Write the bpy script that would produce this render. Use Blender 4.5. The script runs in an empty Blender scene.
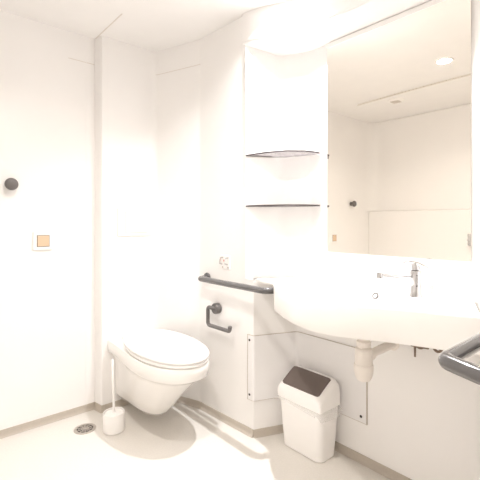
import bpy, bmesh, math, random
from math import sin, cos, pi, sqrt, atan2, radians
from mathutils import Vector, Matrix
random.seed(7)
S = bpy.context.scene
COL = S.collection

# ------------------------------------------------------------------ materials
def mat(name, col, rough=.5, metal=0, bump=0, bscale=60, var=0, vscale=8, coat=0, trans=0, ior=1.45, sss=0):
    m = bpy.data.materials.new(name); m.use_nodes = True
    nt = m.node_tree; b = nt.nodes['Principled BSDF']
    b.inputs['Roughness'].default_value = rough; b.inputs['Metallic'].default_value = metal
    b.inputs['Coat Weight'].default_value = coat
    b.inputs['Transmission Weight'].default_value = trans; b.inputs['IOR'].default_value = ior
    tc = nt.nodes.new('ShaderNodeTexCoord')
    nz = nt.nodes.new('ShaderNodeTexNoise'); nz.inputs['Scale'].default_value = vscale; nz.inputs['Detail'].default_value = 3
    nt.links.new(tc.outputs['Object'], nz.inputs['Vector'])
    rp = nt.nodes.new('ShaderNodeValToRGB')
    lo = tuple(c*(1-var) for c in col); hi = tuple(min(1, c*(1+var)) for c in col)
    rp.color_ramp.elements[0].color = (*lo, 1); rp.color_ramp.elements[1].color = (*hi, 1)
    rp.color_ramp.elements[0].position = .3; rp.color_ramp.elements[1].position = .7
    nt.links.new(nz.outputs['Fac'], rp.inputs['Fac']); nt.links.new(rp.outputs['Color'], b.inputs['Base Color'])
    if bump:
        n2 = nt.nodes.new('ShaderNodeTexNoise'); n2.inputs['Scale'].default_value = bscale
        nt.links.new(tc.outputs['Object'], n2.inputs['Vector'])
        bp = nt.nodes.new('ShaderNodeBump'); bp.inputs['Strength'].default_value = bump; bp.inputs['Distance'].default_value = .002
        nt.links.new(n2.outputs['Fac'], bp.inputs['Height']); nt.links.new(bp.outputs['Normal'], b.inputs['Normal'])
    return m

def emat(name, col, strength):
    m = bpy.data.materials.new(name); m.use_nodes = True
    nt = m.node_tree; b = nt.nodes['Principled BSDF']
    b.inputs['Base Color'].default_value = (.9, .9, .9, 1)
    b.inputs['Emission Color'].default_value = (*col, 1); b.inputs['Emission Strength'].default_value = strength
    return m

WALLC = (.86, .848, .837)
M = dict(
    wall=mat('moulded_wall', WALLC, .42, bump=.04, bscale=25, var=.012, vscale=3),
    ceil=mat('ceiling_panel', (.86, .85, .84), .6, bump=.04, bscale=40, var=.01),
    floor=mat('vinyl_floor', (.70, .672, .63), .42, bump=.05, bscale=220, var=.03, vscale=120),
    skirt=mat('vinyl_coving', (.48, .43, .37), .45, bump=.05, bscale=200, var=.03, vscale=110),
    seam=mat('panel_joint', (.70, .66, .61), .6, var=.03),
    ceramic=mat('glazed_ceramic', (.89, .875, .855), .10, coat=.4, var=.006),
    seat=mat('white_thermoset', (.90, .89, .88), .2, var=.006),
    basin=mat('white_cast_resin', (.90, .89, .87), .25, coat=.2, var=.006),
    plastic=mat('white_plastic', (.89, .875, .86), .38, var=.01),
    pipe=mat('white_waste_plastic', (.80, .75, .70), .38, var=.02),
    panel=mat('access_panel_laminate', (.80, .79, .79), .5, var=.012, vscale=4),
    grey=mat('grey_nylon', (.11, .105, .105), .16, coat=.4, var=.06),
    hookgrey=mat('taupe_grey_nylon', (.135, .125, .12), .4, var=.08),
    shelf=mat('smoked_grey_acrylic', (.27, .25, .25), .25, var=.04),
    taupe=mat('taupe_plastic', (.15, .118, .105), .45, bump=.06, bscale=300, var=.05),
    chrome=mat('chrome', (.62, .62, .63), .10, 1, var=.02),
    steel=mat('brushed_steel', (.52, .48, .44), .38, .8, var=.12, vscale=60),
    edge=mat('dark_shelf_edge', (.085, .07, .07), .35, var=.05),
    dark=mat('dark_recess', (.05, .043, .04), .6, var=.1),
    beige=mat('beige_button', (.66, .49, .34), .4, var=.03),
    braid=mat('braided_hose', (.22, .16, .12), .45, .3, var=.25, vscale=300),
    bristle=mat('white_bristle', (.8, .79, .77), .7, bump=.5, bscale=400, var=.05),
    red=mat('red_mark', (.7, .25, .2), .5, var=.05),
    cool=emat('cool_lamp', (.98, .98, 1.0), 1.0),
    warm=emat('warm_lamp', (1.0, .91, .81), 1.0),
)
EXPO = 1.27
LENS = 14.0

def lampmat(src, s):
    m = src.copy(); m.node_tree.nodes['Principled BSDF'].inputs['Emission Strength'].default_value = s
    return m
M['cool_lens'] = lampmat(M['cool'], LENS)
M['warm_lens'] = lampmat(M['warm'], LENS)

# mirror
mm = bpy.data.materials.new('mirror_glass'); mm.use_nodes = True
_b = mm.node_tree.nodes['Principled BSDF']
_b.inputs['Base Color'].default_value = (.94, .905, .845, 1); _b.inputs['Metallic'].default_value = 1; _b.inputs['Roughness'].default_value = .012
M['mirror'] = mm
# translucent liner film
fl = bpy.data.materials.new('liner_film'); fl.use_nodes = True
nt = fl.node_tree; out = nt.nodes['Material Output']; pr = nt.nodes['Principled BSDF']
pr.inputs['Base Color'].default_value = (.86, .85, .84, 1); pr.inputs['Roughness'].default_value = .3
tr = nt.nodes.new('ShaderNodeBsdfTransparent'); mx = nt.nodes.new('ShaderNodeMixShader')
nz = nt.nodes.new('ShaderNodeTexNoise'); nz.inputs['Scale'].default_value = 40
rp = nt.nodes.new('ShaderNodeMapRange'); rp.inputs['To Min'].default_value = .08; rp.inputs['To Max'].default_value = .28
nt.links.new(nz.outputs['Fac'], rp.inputs['Value']); nt.links.new(rp.outputs['Result'], mx.inputs['Fac'])
nt.links.new(tr.outputs[0], mx.inputs[1]); nt.links.new(pr.outputs[0], mx.inputs[2]); nt.links.new(mx.outputs[0], out.inputs['Surface'])
M['film'] = fl
# tinted acrylic of the corner shelves lets part of the light through
sm_ = M['shelf']; nt = sm_.node_tree; out = nt.nodes['Material Output']; pr = nt.nodes['Principled BSDF']
tr = nt.nodes.new('ShaderNodeBsdfTransparent'); tr.inputs['Color'].default_value = (.80, .78, .78, 1)
mx = nt.nodes.new('ShaderNodeMixShader'); mx.inputs['Fac'].default_value = .45
nt.links.new(tr.outputs[0], mx.inputs[1]); nt.links.new(pr.outputs[0], mx.inputs[2]); nt.links.new(mx.outputs[0], out.inputs['Surface'])

# ------------------------------------------------------------------ object helpers
ROOT = {}
def obj(name, bm, m, parent=None, origin=None, smooth=True, bevel=0, sub=0, angle=35):
    """link bm (world coordinates) as one mesh object; children are stored relative to their thing's base"""
    if parent is not None: base = ROOT[parent.name]
    else: base = Vector(origin) if origin is not None else Vector((0, 0, 0))
    bmesh.ops.remove_doubles(bm, verts=bm.verts, dist=1e-6)
    bmesh.ops.recalc_face_normals(bm, faces=bm.faces)
    for v in bm.verts: v.co -= base
    me = bpy.data.meshes.new(name); bm.to_mesh(me); bm.free()
    ms = m if isinstance(m, (list, tuple)) else [m]
    for q in ms: me.materials.append(M[q])
    o = bpy.data.objects.new(name, me); COL.objects.link(o)
    if smooth:
        for p in me.polygons: p.use_smooth = True
        me.set_sharp_from_angle(angle=radians(angle))
    if parent is not None:
        o.parent = parent; ROOT[o.name] = base
    else:
        o.location = base; ROOT[o.name] = base
    if bevel:
        md = o.modifiers.new('bevel', 'BEVEL'); md.width = bevel; md.segments = 3; md.limit_method = 'ANGLE'; md.angle_limit = radians(40)
        md.harden_normals = True
    if sub:
        md = o.modifiers.new('sub', 'SUBSURF'); md.levels = sub; md.render_levels = sub
    return o

def tag(o, label, cat, group=None):
    o['label'] = label; o['category'] = cat
    if group: o['group'] = group
    return o

def thing(name, label, cat, loc, group=None):
    o = bpy.data.objects.new(name, None); COL.objects.link(o); o.location = loc
    o.empty_display_size = .05
    ROOT[o.name] = Vector(loc)
    return tag(o, label, cat, group)

def struct(name, bm, m, **k):
    o = obj(name, bm, m, **k); o['kind'] = 'structure'; return o

def copy_tree(o, parent=None):
    c = o.copy(); COL.objects.link(c)
    if parent is not None: c.parent = parent
    for ch in list(o.children): copy_tree(ch, c)
    return c

def box(bm, x0, x1, y0, y1, z0, z1, mi=0):
    vs = [bm.verts.new((x, y, z)) for z in (z0, z1) for x, y in ((x0, y0), (x1, y0), (x1, y1), (x0, y1))]
    for f in ((3, 2, 1, 0), (4, 5, 6, 7), (0, 1, 5, 4), (1, 2, 6, 5), (2, 3, 7, 6), (3, 0, 4, 7)):
        bm.faces.new([vs[i] for i in f]).material_index = mi
    return bm

def loft(bm, rings, closed=True, cap0=True, cap1=True, mi=0):
    vr = [[bm.verts.new(p) for p in r] for r in rings]
    n = len(vr[0])
    for a, b in zip(vr, vr[1:]):
        for i in range(n if closed else n-1):
            j = (i+1) % n
            bm.faces.new((a[i], a[j], b[j], b[i])).material_index = mi
    if cap0: bm.faces.new(vr[0][::-1]).material_index = mi
    if cap1: bm.faces.new(vr[-1]).material_index = mi
    return vr

def frame(d):
    d = d.normalized(); up = Vector((0, 0, 1)) if abs(d.z) < .9 else Vector((1, 0, 0))
    u = d.cross(up).normalized(); v = u.cross(d).normalized()
    return u, v

def tube(bm, pts, r, n=14, mi=0):
    """round tube with hemispheric-ish ends along pts; r scalar or list"""
    P = [Vector(p) for p in pts]; rs = r if isinstance(r, (list, tuple)) else [r]*len(P)
    rings = []; u = None
    for i, p in enumerate(P):
        d = (P[min(i+1, len(P)-1)]-P[max(i-1, 0)]).normalized()
        if u is None: u, v = frame(d)
        else:
            u = (u-d*u.dot(d)).normalized(); v = u.cross(d)
        rings.append([p+(u*cos(2*pi*k/n)+v*sin(2*pi*k/n))*rs[i] for k in range(n)])
    loft(bm, rings, mi=mi); return bm

def lathe(bm, prof, c, axis=(0, 0, 1), n=32, mi=0, cap0=True, cap1=True):
    """prof: list of (radius, height along axis)"""
    a = Vector(axis).normalized(); u, v = frame(a); c = Vector(c)
    loft(bm, [[c+a*h+(u*cos(2*pi*k/n)+v*sin(2*pi*k/n))*max(r, 1e-4) for k in range(n)] for r, h in prof], mi=mi, cap0=cap0, cap1=cap1)
    return bm

def fillet(pts, rad, n=8):
    """round the inner corners of a polyline (any dimension); rad scalar or list per interior vertex"""
    P = [Vector(p) for p in pts]; out = [P[0]]
    for i in range(1, len(P)-1):
        r = rad[i-1] if isinstance(rad, (list, tuple)) else rad
        a = (P[i-1]-P[i]); b = (P[i+1]-P[i]); la, lb = a.length, b.length; a.normalize(); b.normalize()
        ang = a.angle(b); t = min(r/math.tan(ang/2), la*.49, lb*.49); 
        if r <= 0: out.append(P[i]); continue
        s, e = P[i]+a*t, P[i]+b*t
        for k in range(n+1):
            q = k/n; out.append(s*(1-q)**2+P[i]*2*q*(1-q)+e*q*q)
    out.append(P[-1]); return out

def wall_path(bm, pts, z0, z1, th=.03, sign=1, mi=0):
    """solid wall whose room face follows pts (plan), thickness outwards (left of travel)"""
    P = [Vector((p[0], p[1])) for p in pts]; out = []
    for i, p in enumerate(P):
        d = Vector((0, 0))
        if i: d += (p-P[i-1]).normalized()
        if i < len(P)-1: d += (P[i+1]-p).normalized()
        d.normalize(); out.append(p+Vector((-d.y, d.x))*th*sign)
    rings = []
    for a, b in zip(P, out):
        rings.append([(a.x, a.y, z0), (a.x, a.y, z1), (b.x, b.y, z1), (b.x, b.y, z0)])
    loft(bm, rings, mi=mi); return bm

def skirt_path(bm, pts, h=.04, t=.008):
    """coved vinyl upstand on the room side (right of travel)"""
    P = [Vector((p[0], p[1])) for p in pts]; rings = []
    for i, p in enumerate(P):
        d1 = (p-P[i-1]).normalized() if i else (P[1]-P[0]).normalized()
        d2 = (P[i+1]-p).normalized() if i < len(P)-1 else d1
        n1 = Vector((d1.y, -d1.x)); n2 = Vector((d2.y, -d2.x)); nn = (n1+n2).normalized(); nn = nn/max(.4, nn.dot(n1))
        q = lambda o, z: (p.x+nn.x*o, p.y+nn.y*o, z)
        rings.append([q(0, h), q(t*.45, h), q(t*.6, h-.003), q(t*.6, .018), q(t*1.0, .008), q(t*1.8, .001), q(0, .0)])
    loft(bm, rings); return bm

# ------------------------------------------------------------------ room layout (metres, camera stands at x=0 y=0)
H = 2.28
YL = 2.41                       # left wall
xs = -.73                       # shower wall
RA, RB, RC = (1.28, 2.335), (1.40, 1.99), (1.425, 1.53)
RU = (1.4175, 1.585)            # upper niche starts here on the right wall
XM = 1.665
ND = .842                       # height where lower recess meets the niche

corner = fillet([(.98, 2.335), RA, RB, (1.4215, 1.60)], [.05, .12], 10)
# back run: boxing behind the toilet, splayed corner, right wall
struct('wall_left', wall_path(bmesh.new(), [(-.80, YL), (.907, YL)], 0, H), 'wall')
bm = bmesh.new(); wall_path(bm, [(.907, YL+.02)]+fillet([(.907, YL), (.92, 2.335), (.98, 2.335)], [.012], 6), 0, H)
struct('wall_back', bm, 'wall')
bm = bmesh.new(); wall_path(bm, corner, 0, H)
struct('wall_corner', bm, 'wall')
bm = bmesh.new()
wall_path(bm, [(1.4215, 1.60), RC], 0, ND); wall_path(bm, [(1.4215, 1.60), RU], ND, H)
struct('wall_right', bm, 'wall')
low = fillet([RC, (XM, 1.433), (XM, .53), (1.43, .44)], [.03, .03], 6)
bm = bmesh.new(); wall_path(bm, low, 0, ND)
struct('wall_recess', bm, 'wall')
nich = fillet([RU, (1.60, 1.50), (XM, 1.33), (XM, .53), (1.43, .44)], [.12, .10, .05], 12)
bm = bmesh.new(); wall_path(bm, nich, ND, H)
struct('wall_niche', bm, 'wall')
bm = bmesh.new(); wall_path(bm, [(1.43, .44), (1.43, -.75)], 0, H)
struct('wall_near', bm, 'wall')
bm = bmesh.new(); wall_path(bm, [(1.43, -.75), (-.80, -.75)], 0, H)
struct('wall_rear', bm, 'wall')
# shower end: lower part stands proud with a ledge, upper part coves into the left wall
bm = bmesh.new()
up = fillet([(xs-.06, -.75), (xs-.06, YL-.002), (-.50, YL-.002)], [.28], 12)
up[-1] = Vector((up[-1].x+.01, YL+.004)); up[-2] = Vector((up[-2].x, YL-.001))
wall_path(bm, up, 1.27, H)
box(bm, xs-.10, xs, -.75, YL, 0, 1.27)
struct('wall_shower', bm, 'wall', bevel=.01)
bm = bmesh.new(); box(bm, -.85, 1.72, -.80, 2.46, -.05, 0)
struct('floor', bm, 'floor')
bm = bmesh.new(); box(bm, -.85, 1.72, -.80, 2.46, H, H+.05)
struct('ceiling', bm, 'ceil')
# skirtings
for nm, pts in (('baseboard_left', [(xs, YL), (.907, YL)]),
                ('baseboard_back', [(.907, YL), (.92, 2.335), (.98, 2.335)]),
                ('baseboard_corner', corner),
                ('baseboard_right', [(1.4215, 1.60), RC]),
                ('baseboard_recess', low),
                ('baseboard_near', [(1.43, .44), (1.43, -.75)]),
                ('baseboard_rear', [(1.43, -.75), (xs, -.75)]),
                ('baseboard_shower', [(xs, -.75), (xs, YL)])):
    struct(nm, skirt_path(bmesh.new(), pts), 'skirt')
# joints
def joint(name, pts, z, w=.004, p=.0015):
    bm = bmesh.new(); wall_path(bm, pts, z-w/2, z+w/2, p, -1); struct(name, bm, 'seam', smooth=False)
joint('trim_1', [(.75, YL), (.904, YL)], 2.12)
joint('trim_2', corner[7:20], 2.125, .003)
bm = bmesh.new(); box(bm, .905, .911, 2.02, 2.40, H-.002, H+.001); struct('trim_3', bm, 'seam', smooth=False)
bm = bmesh.new(); box(bm, .852, .856, YL-.0015, YL+.001, .04, 2.2); struct('trim_4', bm, 'wall', smooth=False)
# bulkhead over mirror and niche
bm = bmesh.new()
def lip(y):
    t = min(1, max(0, (abs(y-1.015)-.20)/.385)); t = t*t*(3-2*t)
    return 1.53-.125*t
rings = []
for k in range(41):
    y = 1.60+(.43-1.60)*k/40; L = lip(y); D = XM+.01-L
    pr_ = [(XM+.01, 2.066), (XM-D*.12, 2.068), (XM-D*.35, 2.078), (XM-D*.62, 2.094), (XM-D*.85, 2.108), (L+.010, 2.116), (L+.003, 2.122), (L, 2.132), (L, H+.01), (XM+.01, H+.01)]
    rings.append([(x, y, z) for x, z in pr_])
loft(bm, rings)
struct('wall_bulkhead', bm, 'wall')

# ------------------------------------------------------------------ lamps
def downlight(label, c, m, r=.045, group=None, tilt=(0, 0, -1), power=20, cone=130, blend=1.0, soft=.02):
    t = thing('downlight', label, 'ceiling light', c, group)
    a = Vector(tilt)
    bm = bmesh.new(); lathe(bm, [(r, .0), (r+.001, .004), (r+.014, .006), (r+.016, .003), (r+.016, -.004)], c, a, 36, cap0=False, cap1=False)
    obj('trim_ring', bm, 'plastic', t)
    bm = bmesh.new(); lathe(bm, [(r, -.002), (r, .002), (r*.9, .0035)], c, a, 36)
    obj('lens', bm, m, t)
    ld = bpy.data.lights.new('bulb', 'AREA'); ld.shape = 'DISK'; ld.size = soft*2; ld.energy = power
    ld.color = (1.0, .945, .885) if 'warm' in m else (.98, .98, 1.0); ld.spread = radians(cone)
    lo_ = bpy.data.objects.new('bulb', ld); COL.objects.link(lo_); lo_.parent = t; lo_.location = (0, 0, -.0065)
    return t
downlight('round warm ceiling downlight reflected near the mirror\'s top right', (.43, 1.13, H), 'warm_lens', power=5.6, cone=150, soft=.032)
downlight('round cool ceiling downlight in front of the corner shelves', (1.395, 1.31, H), 'cool_lens', .03, power=6.4, cone=125, soft=.013)
downlight('round cool ceiling downlight over the right end of the washbasin', (1.395, .66, H), 'cool_lens', .03, power=1.4, cone=125, soft=.013)

downlight('added warm fill light on the ceiling near the entrance, unseen behind the camera', (.35, -.25, H), 'warm_lens', power=1.3, cone=150, soft=.032)  # unseen fill light, added to brighten the wall under the basin and soften shadows
# vent and shower curtain rail on the ceiling (seen in the mirror)
t = thing('ceiling_vent', 'small round white air vent on the ceiling, reflected in the mirror', 'vent', (-.16, 1.79, H))
bm = bmesh.new(); lathe(bm, [(.075, 0), (.075, -.006), (.062, -.014), (.04, -.014)], t.location, (0, 0, 1), 36, cap1=False); obj('rim', bm, 'plastic', t)
bm = bmesh.new(); lathe(bm, [(.05, -.004), (.05, -.008)], t.location, (0, 0, 1), 30)
for k in range(-2, 3): box(bm, -.16-.04, -.16+.04, 1.79+k*.016-.003, 1.79+k*.016+.003, H-.02, H-.006)
obj('grille', bm, 'seam', t)
bm = bmesh.new(); pts = [(-.02+.05*(1-((y-1.15)/1.0)**2), y, H-.006) for y in [2.10-.1*k for k in range(24)]]
tube(bm, pts, .007, 8)
tag(obj('curtain_rail', bm, 'seam', origin=(0, 1.1, H)), 'thin curved curtain rail along the ceiling, reflected in the mirror', 'curtain rail')
t = thing('shower_mixer', 'grey shower fitting on the far wall, at the mirror\'s right edge', 'shower mixer', (xs, 1.345, .98))
bm = bmesh.new(); lathe(bm, [(.03, 0), (.03, .012), (.018, .016), (.018, .05)], (xs, 1.345, .98), (1, 0, 0), 20); obj('rosette', bm, 'chrome', t)
bm = bmesh.new(); tube(bm, [(xs+.05, 1.345, .93), (xs+.05, 1.345, 1.04)], .014, 14); obj('body', bm, 'chrome', t)

# ------------------------------------------------------------------ left wall fittings
t = thing('coat_knob', 'round dark grey coat knob, high on the left wall', 'coat hook', (.447, YL+.002, 1.352))
import_pt = Vector(t.location)
bm = bmesh.new(); lathe(bm, [(.022, 0), (.022, .006), (.013, .01), (.012, .03)], import_pt, (0, -1, 0), 24); obj('stem', bm, 'hookgrey', t)
bm = bmesh.new(); lathe(bm, [(.012, .026), (.026, .030), (.032, .038), (.033, .046), (.029, .055), (.018, .061), (.004, .063)], import_pt, (0, -1, 0), 28); obj('knob', bm, 'hookgrey', t)

sx, sz = .610, 1.043
t = thing('light_switch', 'white square light switch with a beige rocker, left wall', 'light switch', (sx, YL, sz))
bm = bmesh.new(); box(bm, sx-.052, sx+.052, YL-.012, YL, sz-.052, sz+.052); obj('plate', bm, 'plastic', t, bevel=.005)
bm = bmesh.new(); box(bm, sx-.033, sx+.033, YL-.0135, YL-.010, sz-.033, sz+.033); obj('surround', bm, 'hookgrey', t)
bm = bmesh.new(); box(bm, sx-.0305, sx+.0305, YL-.018, YL-.011, sz-.0305, sz+.0305); obj('rocker', bm, 'beige', t, bevel=.003)

k2 = copy_tree(bpy.data.objects['coat_knob']); k2.location = (-.375, YL+.002, 1.346)
tag(k2, 'round dark grey coat knob reflected in the mirror, over the reflected switch', 'coat hook')
w2 = copy_tree(bpy.data.objects['light_switch']); w2.location = (-.06, YL, .985)
tag(w2, 'beige light switch reflected in the mirror\'s lower left corner', 'light switch')

# ------------------------------------------------------------------ toilet wall
YW = 2.335
t = thing('flush_plate', 'white rectangular flush plate on the wall above the toilet', 'flush plate', (1.115, YW, 1.15))
bm = bmesh.new(); box(bm, 1.018, 1.258, YW-.010, YW+.001, 1.062, 1.238); obj('plate', bm, 'plastic', t, bevel=.004)
bm = bmesh.new(); box(bm, 1.067, 1.219, YW-.0125, YW-.008, 1.080, 1.220); obj('button_gap', bm, 'seam', t)
bm = bmesh.new(); box(bm, 1.069, 1.217, YW-.016, YW-.009, 1.082, 1.218); obj('button', bm, 'plastic', t, bevel=.003)

# toilet
TX = 1.108
t = thing('toilet', 'white wall-hung toilet with closed lid', 'toilet', (TX, YW, .07))
def section(L, w, wr, Lc, z, n=18, pw=2.2, y0=0.0):
    pts = []
    ys_ = [y0+(Lc-y0)*k/10 for k in range(11)]
    for y in ys_:
        q = (y-y0)/(Lc-y0); q = q*q*(3-2*q); pts.append((wr+(w-wr)*q, y))
    for k in range(1, n+1):
        a = pi/2*k/n; pts.append((w*cos(a)**(2/pw), Lc+(L-Lc)*sin(a)**(2/pw)))
    full = [(x, y) for x, y in pts]+[(-x, y) for x, y in pts[-2::-1]]
    return [(TX+x, YW-y, z) for x, y in full]
secs = [(.345, .045, .070, .18, .062), (.392, .075, .088, .20, .070), (.425, .095, .098, .22, .095), (.485, .115, .104, .25, .155), (.555, .135, .108, .31, .23),
        (.625, .153, .110, .36, .29), (.668, .163, .112, .40, .325), (.692, .168, .114, .42, .343), (.712, .176, .138, .43, .352), (.73, .181, .150, .44, .362),
        (.738, .1835, .152, .44, .40), (.738, .1835, .152, .44, .422), (.732, .178, .148, .44, .430), (.70, .15, .125, .42, .431)]
bm = bmesh.new(); loft(bm, [section(*s) for s in secs]); obj('bowl', bm, 'ceramic', t, angle=50)
def oval(L0, L1, w, z, k=1.0, n=64, pw=2.25, taper=.06):
    c = (L0+L1)/2; a = (L1-L0)/2*k; r = []
    for i in range(n):
        th = 2*pi*i/n; cy_, cx_ = sin(th), cos(th)
        y = c+a*math.copysign(abs(cy_)**(2/pw), cy_)*1.0
        x = w*k*math.copysign(abs(cx_)**(2/pw), cx_)*(1-taper*cy_ if cy_ > 0 else 1+.10*cy_*cy_*0)
        r.append((TX+x, YW-y, z))
    return r
def slab_oval(L0, L1, w, z0, z1, tilt=0, dome=0, rnd=.006):
    bm = bmesh.new(); h = z1-z0
    ks = [(1-rnd*2.0, 0), (1-rnd*.4, h*.18), (1, h*.45), (1-rnd*.4, h*.8), (1-rnd*2.4, h), (.86, h+dome*.45), (.6, h+dome*.8), (.25, h+dome)]
    rings = []
    for k, dz in ks:
        rings.append([(x, y, z0+dz+tilt*(y-(YW-L1))) for x, y, _ in oval(L0, L1, w, 0, k)])
    loft(bm, rings); return bm
obj('seat_ring', slab_oval(.13, .742, .180, .434, .450, .012), 'seat', t, angle=60)
obj('lid', slab_oval(.105, .745, .183, .453, .469, .022, .006), 'seat', t, angle=60)
for s in (-1, 1):
    bm = bmesh.new(); lathe(bm, [(.012, -.025), (.013, -.02), (.013, .02), (.012, .025)], (TX+s*.075, YW-.10, .452), (1, 0, 0), 18)
    box(bm, TX+s*.075-.012, TX+s*.075+.012, YW-.112, YW-.088, .43, .45)
    obj('hinge', bm, 'seat', t)

# toilet brush and its holder
bxp, byp = .890, 2.085
t = thing('toilet_brush_holder', 'white cylindrical toilet brush holder on the floor left of the toilet', 'brush holder', (bxp, byp, 0))
bm = bmesh.new()
lathe(bm, [(.05, .0), (.056, .004), (.057, .01), (.0585, .098), (.057, .104), (.054, .103), (.053, .095), (.051, .014), (.0, .012)], (bxp, byp, 0), (0, 0, 1), 40)
obj('cup', bm, 'plastic', t)
t = thing('toilet_brush', 'white toilet brush standing upright in its holder', 'toilet brush', (bxp, byp, .016))
hx, hy = bxp-.004, byp+.01
bm = bmesh.new(); tube(bm, [(bxp, byp, .09), (bxp-.001, byp+.003, .2), (hx, hy, .34), (hx, hy, .385), (hx, hy, .392)], [.007, .006, .0065, .0075, .003], 14); obj('handle', bm, 'plastic', t)
bm = bmesh.new(); lathe(bm, [(.012, .016), (.032, .022), (.036, .04), (.035, .075), (.025, .085)], (bxp, byp, 0), (0, 0, 1), 28); obj('bristles', bm, 'bristle', t)
bm = bmesh.new(); lathe(bm, [(.05, .092), (.05, .096), (.012, .102), (.009, .108)], (bxp, byp, 0), (0, 0, 1), 32); obj('collar', bm, 'plastic', t)

# floor drain
dx, dy = .775, 2.205
t = thing('floor_drain', 'round grey steel floor drain beside the left wall', 'floor drain', (dx, dy, 0))
bm = bmesh.new(); lathe(bm, [(.058, -.002), (.058, .003), (.05, .005), (.043, .003), (.043, -.002)], (dx, dy, 0), n=40, cap0=False, cap1=False); obj('rim', bm, 'steel', t)
bm = bmesh.new(); lathe(bm, [(.044, .0), (.044, .0012)], (dx, dy, 0), n=36); obj('sump', bm, 'dark', t)
bm = bmesh.new()
lathe(bm, [(.010, .001), (.010, .0042), (.004, .005)], (dx, dy, 0), n=16)
for k in range(10):
    a = 2*pi*k/10
    tube(bm, [(dx+.008*cos(a), dy+.008*sin(a), .003), (dx+.044*cos(a), dy+.044*sin(a), .003)], .0022, 6)
for r_ in (.020, .032):
    tube(bm, [(dx+r_*cos(2*pi*k/32), dy+r_*sin(2*pi*k/32), .003) for k in range(33)], .0018, 6)
obj('grate', bm, 'steel', t)

# ------------------------------------------------------------------ right wall fittings
def xr(y): return RB[0]+(RC[0]-RB[0])*(RB[1]-y)/(RB[1]-RC[1])
zb, xb = .8135, 1.342
t = thing('grab_bar', 'long dark grey grab bar fixed on the wall right of the toilet', 'grab bar', (xr(1.93), 1.70, zb))
ya, yb = 1.915, 1.345
path = fillet([(xr(ya)-.004, ya, zb), (xb, ya, zb), (xb, yb, zb), (XM-.004, yb, zb)], [.045, .05], 10)
bm = bmesh.new(); tube(bm, path, .0165, 18); obj('rail', bm, 'grey', t)
for p, a in (((xr(ya), ya, zb), (-1, 0, 0)), ((XM, yb, zb), (-1, 0, 0))):
    bm = bmesh.new(); lathe(bm, [(.030, 0), (.031, .004), (.028, .010), (.018, .012)], p, a, 28); obj('flange', bm, 'grey', t)

# toilet roll holder: knob rosette, bent arm
py, pz = 1.815, .645
t = thing('toilet_roll_holder', 'empty dark grey toilet roll holder below the grab bar', 'toilet roll holder', (xr(py), py, pz))
bm = bmesh.new(); lathe(bm, [(.031, 0), (.032, .004), (.032, .026), (.029, .031), (.02, .033)], (xr(py), py, pz), (-1, 0, 0), 30); obj('rosette', bm, 'hookgrey', t)
xo = xr(py)-.034
arm = fillet([(xr(py)-.02, py, pz), (xo-.004, py+.008, pz+.004), (xo-.006, py+.050, pz+.006), (xo-.006, py+.050, pz-.100), (xo-.006, py-.150, pz-.098), (xo-.006, py-.156, pz-.070)], [.012, .02, .022, .014], 7)
bm = bmesh.new(); tube(bm, arm, .0112, 14); obj('arm', bm, 'hookgrey', t)

# double hook above bar
hy_, hz_ = 1.748, .928
t = thing('double_hook', 'small clear-and-chrome double hook on the wall above the grab bar', 'hook', (xr(hy_), hy_, hz_))
bm = bmesh.new(); box(bm, xr(hy_)-.005, xr(hy_)+.003, hy_-.036, hy_+.036, hz_-.05, hz_+.03); obj('back_plate', bm, 'plastic', t, bevel=.003)
for s in (-1, 1):
    yy = hy_+s*.024; x0 = xr(hy_)-.005
    bm = bmesh.new(); tube(bm, fillet([(x0, yy, hz_+.018), (x0-.022, yy, hz_+.016), (x0-.024, yy, hz_-.016), (x0-.006, yy, hz_-.02)], [.012, .012], 6), .004, 10); obj('hook', bm, 'chrome', t)
    bm = bmesh.new(); lathe(bm, [(.005, 0), (.0045, .002), (.002, .003)], (x0, yy, hz_-.038), (-1, 0, 0), 12); obj('screw', bm, 'steel', t)
bm = bmesh.new(); box(bm, x0-.0015, x0, hy_+.008, hy_+.018, hz_-.006, hz_+.006); obj('red_mark', bm, 'red', t)['label'] = 'small red mark on the plate'

# folded access panel
def offs(pts, o):
    P = [Vector((p[0], p[1])) for p in pts]; out = []
    for i, p in enumerate(P):
        d1 = (p-P[i-1]).normalized() if i else (P[1]-P[0]).normalized()
        d2 = (P[i+1]-p).normalized() if i < len(P)-1 else d1
        n1 = Vector((d1.y, -d1.x)); n2 = Vector((d2.y, -d2.x)); nn = (n1+n2).normalized(); nn = nn/max(.4, nn.dot(n1))
        out.append((p.x+nn.x*o, p.y+nn.y*o))
    return out
t = thing('access_panel', 'pale wall access panel screwed around the corner behind the white bin', 'access panel', (1.60, 1.45, .36))
pp = offs(fillet([(xr(1.568), 1.568), RC, (XM, 1.433), (XM, 1.0)], [.012, .035], 6), .0015)
bm = bmesh.new(); wall_path(bm, pp, .195, .541, .004, -1); obj('plate', bm, 'panel', t, smooth=True)
e1 = offs(pp, -.0008)
bm = bmesh.new(); wall_path(bm, e1, .1925, .1955, .004, -1); wall_path(bm, e1, .5405, .5435, .004, -1)
wall_path(bm, [(xr(1.571), 1.571), (xr(1.567), 1.567)], .1925, .5435, .006, -1)
wall_path(bm, [(XM, 1.0015), (XM, .998)], .1925, .5435, .006, -1)
obj('edge_joint', bm, 'skirt', t, smooth=False)
nR = Vector((-1, -.054, 0)).normalized()
for p, n in ((Vector((xr(1.555), 1.555, .515)), nR), (Vector((xr(1.555), 1.555, .222)), nR), (Vector((XM, 1.03, .222)), Vector((-1, 0, 0))), (Vector((XM, 1.03, .515)), Vector((-1, 0, 0)))):
    bm = bmesh.new(); lathe(bm, [(.0068, .004), (.0068, .0062), (.004, .008)], p, n, 14); obj('screw', bm, 'dark', t)

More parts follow.
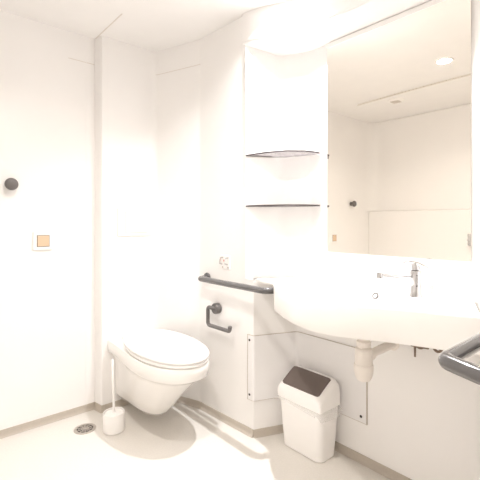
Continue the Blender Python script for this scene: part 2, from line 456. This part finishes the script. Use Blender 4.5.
# ------------------------------------------------------------------ corner shelves
def niche_between():
    return [(p.x, p.y) for p in nich if p.y > 1.285 and p.x < XM+.001][:60]
back = offs(niche_between(), .002)
front = [(1.634, 1.268), (1.590, 1.305), (1.53, 1.374), (1.47, 1.465), (1.416, 1.560)]
fr = []
for i, (x, y) in enumerate(front):
    q = i/4; b = .060*sin(pi*q); fr.append((x-b*.85, y-b*.52))
outline = back+[(XM-.003, 1.278), (1.655, 1.268)]+fr
def shelf_mesh(z):
    bm = bmesh.new(); th = .0075
    loft(bm, [[(x, y, z-th) for x, y in outline], [(x, y, z) for x, y in outline]])
    for f in bm.faces:
        f.material_index = 1 if len(f.verts) == 4 and f.calc_center_median().dot(Vector((-.85, -.52, 0))) > -2.08 else 0
    return bm
sh = obj('corner_shelf', shelf_mesh(1.5150), ['shelf', 'edge'], origin=(1.58, 1.42, 1.5075), smooth=False)
tag(sh, 'upper of the two thin tinted grey shelves in the corner niche', 'shelf', 'corner niche shelves')
s2 = copy_tree(sh); s2.location.z -= .275
tag(s2, 'lower of the two thin tinted grey shelves in the corner niche', 'shelf', 'corner niche shelves')

# ------------------------------------------------------------------ mirror
t = thing('mirror', 'large frameless rectangular mirror above the washbasin', 'mirror', (XM, .885, 1.0))
ym0, ym1, zm0, zm1 = .552, 1.222, .998, 2.040
bm = bmesh.new(); box(bm, XM-.010, XM-.006, ym0, ym1, zm0, zm1); obj('glass', bm, 'mirror', t, smooth=False)
bm = bmesh.new(); box(bm, XM-.006, XM, ym0+.003, ym1-.003, zm0+.003, zm1-.003); obj('backing', bm, 'plastic', t, smooth=False)
bm = bmesh.new(); box(bm, XM-.016, XM, ym0, ym1+.004, zm1, zm1+.022); obj('top_rail', bm, 'plastic', t, bevel=.003)

# ------------------------------------------------------------------ washbasin
ZT, ZA = .85, .728
cxb, cyb = 1.415, .955
t = thing('washbasin', 'wide white washbasin with a bowed front under the mirror', 'washbasin', (1.45, .98, ZA))
bulge = [(1.334, 1.288), (1.275, 1.185), (1.225, 1.085), (1.198, 1.00), (1.192, .935), (1.206, .855), (1.238, .775), (1.28, .69), (1.318, .60), (1.350, .51), (1.378, .44), (1.400, .402)]
# smooth the bulge (Catmull-Rom)
def crom(P, n=6):
    P = [Vector(p) for p in P]; out = []
    for i in range(len(P)-1):
        a, b, c_, d = P[max(i-1, 0)], P[i], P[i+1], P[min(i+2, len(P)-1)]
        for k in range(n):
            q = k/n; out.append(.5*((2*b)+(c_-a)*q+(2*a-5*b+4*c_-d)*q*q+(-a+3*b-3*c_+d)*q**3))
    out.append(P[-1]); return out
bul = [(p.x, p.y) for p in crom(bulge)]
nose = [(1.398, 1.35), (1.352, 1.318)]
lw = [(p.x-.001, p.y) for p in low]
# outline anticlockwise from the right rear
rear = [(1.424, .402), (1.424, .445), (1.655, .540), (XM-.002, .56), (XM-.002, .7), (XM-.002, .85), (XM-.002, 1.0), (XM-.002, 1.15), (XM-.002, 1.30), (XM-.002, 1.425), (1.60, 1.452), (1.53, 1.481), (1.442, 1.517)]
left = [(1.425, 1.515), (1.418, 1.47), (1.408, 1.41)]
ol = [(x, y, 0) for x, y in rear]+[(x, y, 0) for x, y in left]+[(1.395, 1.352, 0), (1.365, 1.325, 0)]+[(x, y, 1) for x, y in bul]
N = len(ol)
def bowl_pt(i, k, z):
    x, y, _ = ol[i]; a = atan2((y-cyb)/.25, (x-cxb)/.135)
    return (cxb+.130*k*math.copysign(abs(cos(a))**.85, cos(a)), cyb+.235*k*math.copysign(abs(sin(a))**.85, sin(a)), z)
bm = bmesh.new()
e = .006
def shr(p, o):
    d = Vector((p[0]-cxb, p[1]-cyb)); d = d*(1-o/d.length); return cxb+d.x, cyb+d.y
zb_ = [ZA if ap else ZT-.018 for _, _, ap in ol]
rings = [
    [bowl_pt(i, .3, ZA) for i in range(N)],
    [bowl_pt(i, 1.10, ZA) for i in range(N)],
    [bowl_pt(i, 1.16, zb_[i]) for i in range(N)],
    [(*shr(ol[i], .014), zb_[i]) for i in range(N)],
    [(*shr(ol[i], .004), zb_[i]+.002) for i in range(N)],
    [(*shr(ol[i], .0), zb_[i]+.007) for i in range(N)],
    [(*shr(ol[i], .0), ZT-.007) for i in range(N)],
    [(*shr(ol[i], .0025), ZT-.002) for i in range(N)],
    [(*shr(ol[i], .008), ZT) for i in range(N)],
    [bowl_pt(i, 1.04, ZT-.001) for i in range(N)],
    [bowl_pt(i, .99, ZT-.008) for i in range(N)],
    [bowl_pt(i, .93, ZT-.035) for i in range(N)],
    [bowl_pt(i, .82, ZT-.065) for i in range(N)],
    [bowl_pt(i, .6, ZT-.085) for i in range(N)],
    [bowl_pt(i, .12, ZT-.092) for i in range(N)],
]
loft(bm, rings)
obj('basin', bm, 'basin', t, angle=40)
# overflow ring and pop-up drain
bm = bmesh.new(); oc = Vector((1.518, .872, .8365)); oa = Vector((-.75, .1, .5)).normalized()
lathe(bm, [(.012, -.004), (.0155, .003), (.014, .006), (.0085, .004), (.0085, -.002)], oc, oa, 24, cap0=False, cap1=False); obj('overflow_ring', bm, 'hookgrey', t)
bm = bmesh.new(); lathe(bm, [(.0088, .0), (.0088, .003)], oc, oa, 18); obj('overflow_plug', bm, 'plastic', t)
bm = bmesh.new(); lathe(bm, [(.03, -.004), (.032, .003), (.024, .006), (.006, .008)], (cxb, cyb, ZT-.0915), n=28); obj('drain_plug', bm, 'chrome', t)

# ------------------------------------------------------------------ faucet
fx, fy = 1.575, .728
t = thing('faucet', 'chrome single-lever faucet on the washbasin', 'faucet', (fx, fy, ZT))
bm = bmesh.new(); lathe(bm, [(.027, 0), (.027, .004), (.023, .010), (.021, .05), (.0225, .085), (.023, .098), (.020, .104), (.010, .108)], (fx, fy, ZT-.001), n=30); obj('body', bm, 'chrome', t)
tip = Vector((1.455, .818, .935)); st = Vector((fx, fy, .915))
dv = (tip-st)
bm = bmesh.new(); tube(bm, [st, st+dv*.15, st+dv*.5, st+dv*.92, tip+Vector((-.006, .004, -.004))], [.015, .013, .0105, .0095, .008], 18); obj('spout', bm, 'chrome', t)
bm = bmesh.new(); lathe(bm, [(.011, .012), (.0125, .006), (.0125, -.010), (.010, -.013)], tip, n=22); obj('aerator', bm, 'chrome', t)
bm = bmesh.new()
l0 = Vector((fx, fy, .958)); l1 = Vector((fx-.012, fy+.045, .980)); l2 = Vector((fx+.012, fy-.045, .966))
rg = []
ld = (l2-l1).normalized(); lu = Vector((ld.y, -ld.x, 0)).normalized()
for q, w, th in ((0, .012, .006), (.1, .017, .008), (.3, .02, .009), (.6, .014, .006), (.9, .009, .004), (1, .005, .003)):
    p = l1+(l2-l1)*q+Vector((0, 0, .010*sin(pi*q)))
    rg.append([p+lu*w*cos(2*pi*k/16)+Vector((0, 0, th))*sin(2*pi*k/16) for k in range(16)])
loft(bm, rg); tube(bm, [l0, l0+Vector((-.004, .002, .028))], [.018, .014], 16)
obj('lever', bm, 'chrome', t)
bm = bmesh.new(); lathe(bm, [(.004, 0), (.004, .03), (.007, .032), (.007, .042), (.004, .044)], (fx+.045, fy-.045, ZT), n=14); obj('pop_up_rod', bm, 'chrome', t)

# ------------------------------------------------------------------ trap and supply under the basin
tx, ty = 1.425, .872
t = thing('bottle_trap', 'white plastic bottle trap with its waste pipe under the washbasin', 'bottle trap', (tx, ty, .50))
bm = bmesh.new(); lathe(bm, [(.020, .7275), (.020, .63)], (tx, ty, 0), n=24); obj('tailpiece', bm, 'pipe', t)
bm = bmesh.new(); lathe(bm, [(.033, .7275), (.033, .705), (.024, .700)], (tx, ty, 0), n=24); obj('top_nut', bm, 'pipe', t)
bm = bmesh.new(); lathe(bm, [(.024, .668), (.029, .664), (.029, .646), (.024, .640)], (tx, ty, 0), n=24); obj('inlet_nut', bm, 'pipe', t)
bm = bmesh.new(); lathe(bm, [(.024, .642), (.033, .636), (.0345, .625), (.035, .575), (.037, .571)], (tx, ty, 0), n=32); obj('trap_body', bm, 'pipe', t)
bm = bmesh.new(); lathe(bm, [(.038, .573), (.039, .566), (.039, .556), (.037, .538), (.033, .520), (.026, .508), (.015, .503), (.004, .502)], (tx, ty, 0), n=32); obj('trap_cup', bm, 'pipe', t)
zw = .600
bm = bmesh.new(); tube(bm, [(tx+.025, ty, zw), (tx+.06, ty, zw+.002), (XM-.002, ty-.0, zw+.006)], .0185, 20); obj('waste_pipe', bm, 'pipe', t)
bm = bmesh.new(); lathe(bm, [(.024, .03), (.025, .035), (.025, .056), (.021, .06)], (tx, ty, zw+.001), (1, 0, 0), 24); obj('outlet_nut', bm, 'pipe', t)
bm = bmesh.new(); lathe(bm, [(.030, 0), (.030, .004), (.020, .009)], (XM, ty, zw+.006), (-1, 0, 0), 24); obj('wall_flange', bm, 'pipe', t)

def valve(label, y, z):
    t = thing('stop_valve', label, 'stop valve', (XM, y, z))
    bm = bmesh.new(); lathe(bm, [(.024, 0), (.023, .004), (.010, .008), (.009, .045)], (XM, y, z), (-1, 0, 0), 20); tube(bm, [(XM-.045, y+.015, z+.004), (XM-.045, y-.055, z+.006)], [.010, .008], 14); obj('body', bm, 'braid', t)
    bm = bmesh.new(); tube(bm, [(XM-.045, y, z+.0), (XM-.045, y, z-.014), (XM-.045, y, z-.046)], [.0055, .0045, .004], 10); obj('handle', bm, 'braid', t)
    return t
valve('small steel stop valve under the basin rim, right of the bottle trap', .752, .634)
# hanging supply hose
bm = bmesh.new()
hp = [Vector((1.60, .690-.075*k/14, .742-.104*sin(pi*k/14)**.55)) for k in range(15)]
tube(bm, hp, .0055, 10)
tag(obj('supply_hose', bm, 'braid', origin=(1.60, .65, .70)), 'looped brown supply hose hanging under the washbasin by the right support rail', 'hose')

# ------------------------------------------------------------------ right support rail
z3 = .8585; xa, y1_, y2_ = .8626, .337, .15
t = thing('support_rail', 'dark grey looped support rail at the right, nearest the camera', 'support rail', (1.43, .21, z3))
bm = bmesh.new()
tube(bm, fillet([(1.415, y1_, z3), (xa, y1_, z3), (xa-.42*(y1_-y2_), y2_, z3), (1.415, y2_, z3)], [.024, .05], 10), .0172, 24); obj('loop', bm, 'grey', t)
bm = bmesh.new(); box(bm, 1.405, 1.43, .085, .385, z3-.09, z3+.06); obj('wall_plate', bm, 'grey', t, bevel=.008)

# ------------------------------------------------------------------ bin
X0, X1, Y0, Y1 = 1.486, 1.640, 1.136, 1.402
t = thing('pedal_free_bin', 'white swing-lid bin with a taupe flap, on the floor under the washbasin', 'bin', ((X0+X1)/2, (Y0+Y1)/2, 0))
t.name = 'waste_bin'; ROOT['waste_bin'] = ROOT['pedal_free_bin']
def rrect(x0, x1, y0, y1, z, r, n=6):
    pts = []
    for cx_, cy_, a0 in ((x1-r, y1-r, 0), (x0+r, y1-r, 90), (x0+r, y0+r, 180), (x1-r, y0+r, 270)):
        for k in range(n+1):
            a = radians(a0+90*k/n); pts.append((cx_+r*cos(a), cy_+r*sin(a), z))
    return pts
bm = bmesh.new()
rings = []
for z, o, r in ((0, .016, .03), (.004, .010, .035), (.03, .0085, .035), (.12, .003, .034), (.24, -.003, .033), (.262, -.004, .033)):
    rings.append(rrect(X0+o, X1-o, Y0+o, Y1-o, z, r))
loft(bm, rings); obj('body', bm, 'plastic', t)
# collar / hood: profile across x, drawn along y with rounded shoulders
def hood_sec(y, k, inset):
    """closed xz profile at y; k scales the dome above z=.268"""
    zb0 = .252
    pf = [(X0-.008, zb0), (X0-.008, .285), (X0-.002, .312), (X0+.012, .326), (X0+.04, .343), (X0+.075, .364), (X0+.098, .376), (X0+.118, .381), (X0+.135, .377), (X0+.148, .362), (X0+.152, .33), (X0+.152, zb0)]
    out = []
    xc = (X0+X1)/2
    for x, z in pf:
        zz = zb0+(z-zb0)*k if z > .285 else z
        out.append((xc+(x-xc)*inset, y, zz))
    return out
bm = bmesh.new(); rings = []
yc = (Y0+Y1)/2; hw = (Y1-Y0)/2+.006
for q, k, ins in ((-1, .45, .90), (-.995, .62, .95), (-.975, .78, .985), (-.93, .90, 1), (-.85, .97, 1), (-.7, 1, 1), (0, 1.01, 1), (.7, 1, 1), (.85, .97, 1), (.93, .90, 1), (.975, .78, .985), (.995, .62, .95), (1, .45, .90)):
    rings.append(hood_sec(yc+q*hw, k, ins))
loft(bm, rings); hood = obj('hood', bm, 'plastic', t, angle=50)
# flap: curved patch lying on the slope
bm = bmesh.new(); prof_f = [(X0+.004, .3215), (X0+.014, .3305), (X0+.04, .3470), (X0+.075, .3680), (X0+.098, .3800), (X0+.108, .3825)]
rr = []
for y_, cut in ((-.98, .30), (-.93, .1), (-.85, .02), (-.5, 0), (0, 0), (.5, 0), (.85, .02), (.93, .1), (.98, .30)):
    y = yc+y_*hw*.86; ring = []
    m_ = len(prof_f)
    for i in range(m_):
        q = i/(m_-1); q = cut*.5+q*(1-cut); f_ = q*(m_-1); a = min(int(f_), m_-2); w = f_-a
        ring.append((prof_f[a][0]*(1-w)+prof_f[a+1][0]*w, y, prof_f[a][1]*(1-w)+prof_f[a+1][1]*w))
    # narrower at the bottom-front, wider at the ridge
    rr.append([(x, yc+(y-yc)*(1.0-.0*(1-j/(m_-1))), z) for j, (x, y, z) in enumerate(ring)])
vs = loft(bm, rr, closed=False, cap0=False, cap1=False)
bmesh.ops.recalc_face_normals(bm, faces=bm.faces)
ret = bmesh.ops.extrude_face_region(bm, geom=bm.faces[:])
for v in [g for g in ret['geom'] if isinstance(g, bmesh.types.BMVert)]: v.co += Vector((.003, 0, -.0065))
obj('swing_flap', bm, 'taupe', hood, angle=50)['label'] = 'taupe swing flap'
# liner hanging out below the hood
bm = bmesh.new(); rings = []
base_r = rrect(X0-.006, X1+.004, Y0-.004, Y1+.004, 0, .033, 8); n_ = len(base_r)
for j, q in enumerate((0, .25, .5, .75, 1)):
    ring = []
    for i, (x, y, _) in enumerate(base_r):
        a = 2*pi*i/n_; d = Vector((x-(X0+X1)/2, y-yc)).normalized()
        s_ = (y-yc)/hw                                  # +1 at the left end in view
        drop = .030+.010*sin(3*a+1)+.006*sin(7*a)-.008*s_
        flare = q*(.006+.005*sin(5*a+.6)+.003*sin(11*a))+.001
        if s_ > .75: flare += q*.012
        if s_ < -.8 and x > X0+.03: flare += q*.008
        ring.append((min(x+d.x*flare, XM-.012), y+d.y*flare, .252-q*drop+(.022*max(0, s_)*q if s_ > .7 else 0)))
    rings.append(ring)
loft(bm, rings, cap0=False, cap1=False)
ret = bmesh.ops.extrude_face_region(bm, geom=bm.faces[:])
for v in [g for g in ret['geom'] if isinstance(g, bmesh.types.BMVert)]:
    d = Vector((v.co.x-(X0+X1)/2, v.co.y-yc, 0)).normalized(); v.co += d*.0008
tag(obj('bin_liner', bm, 'film', origin=((X0+X1)/2, yc, .22)), 'translucent plastic liner edge hanging out around the waste bin', 'bin liner')

# ------------------------------------------------------------------ camera, view, world
cam = bpy.data.cameras.new('camera'); co = bpy.data.objects.new('camera', cam); COL.objects.link(co)
F = 391.0
cam.sensor_fit = 'HORIZONTAL'; cam.sensor_width = 36; cam.lens = F/480*36
cam.shift_y = -18/480
yaw = atan2(450, 391)           # forward leans this far from +X towards ... X axis lies 49 deg right of forward
fwd_ang = yaw                   # angle of the view direction measured from +X towards +Y
co.location = (0, 0, 1.15)
co.rotation_euler = (radians(90), 0, fwd_ang-pi/2)
cam.clip_start = .02
S.camera = co
w = bpy.data.worlds.new('world'); S.world = w; w.use_nodes = True
w.node_tree.nodes['Background'].inputs['Color'].default_value = (1, .95, .9, 1)
w.node_tree.nodes['Background'].inputs['Strength'].default_value = .1
vs_ = S.view_settings; vs_.view_transform = 'Standard'; vs_.look = 'None'; vs_.exposure = EXPO; vs_.gamma = 1; vs_.use_curve_mapping = False
S.cycles.max_bounces = 16; S.cycles.diffuse_bounces = 12; S.cycles.glossy_bounces = 8; S.cycles.transparent_max_bounces = 16
S.cycles.sample_clamp_indirect = 8
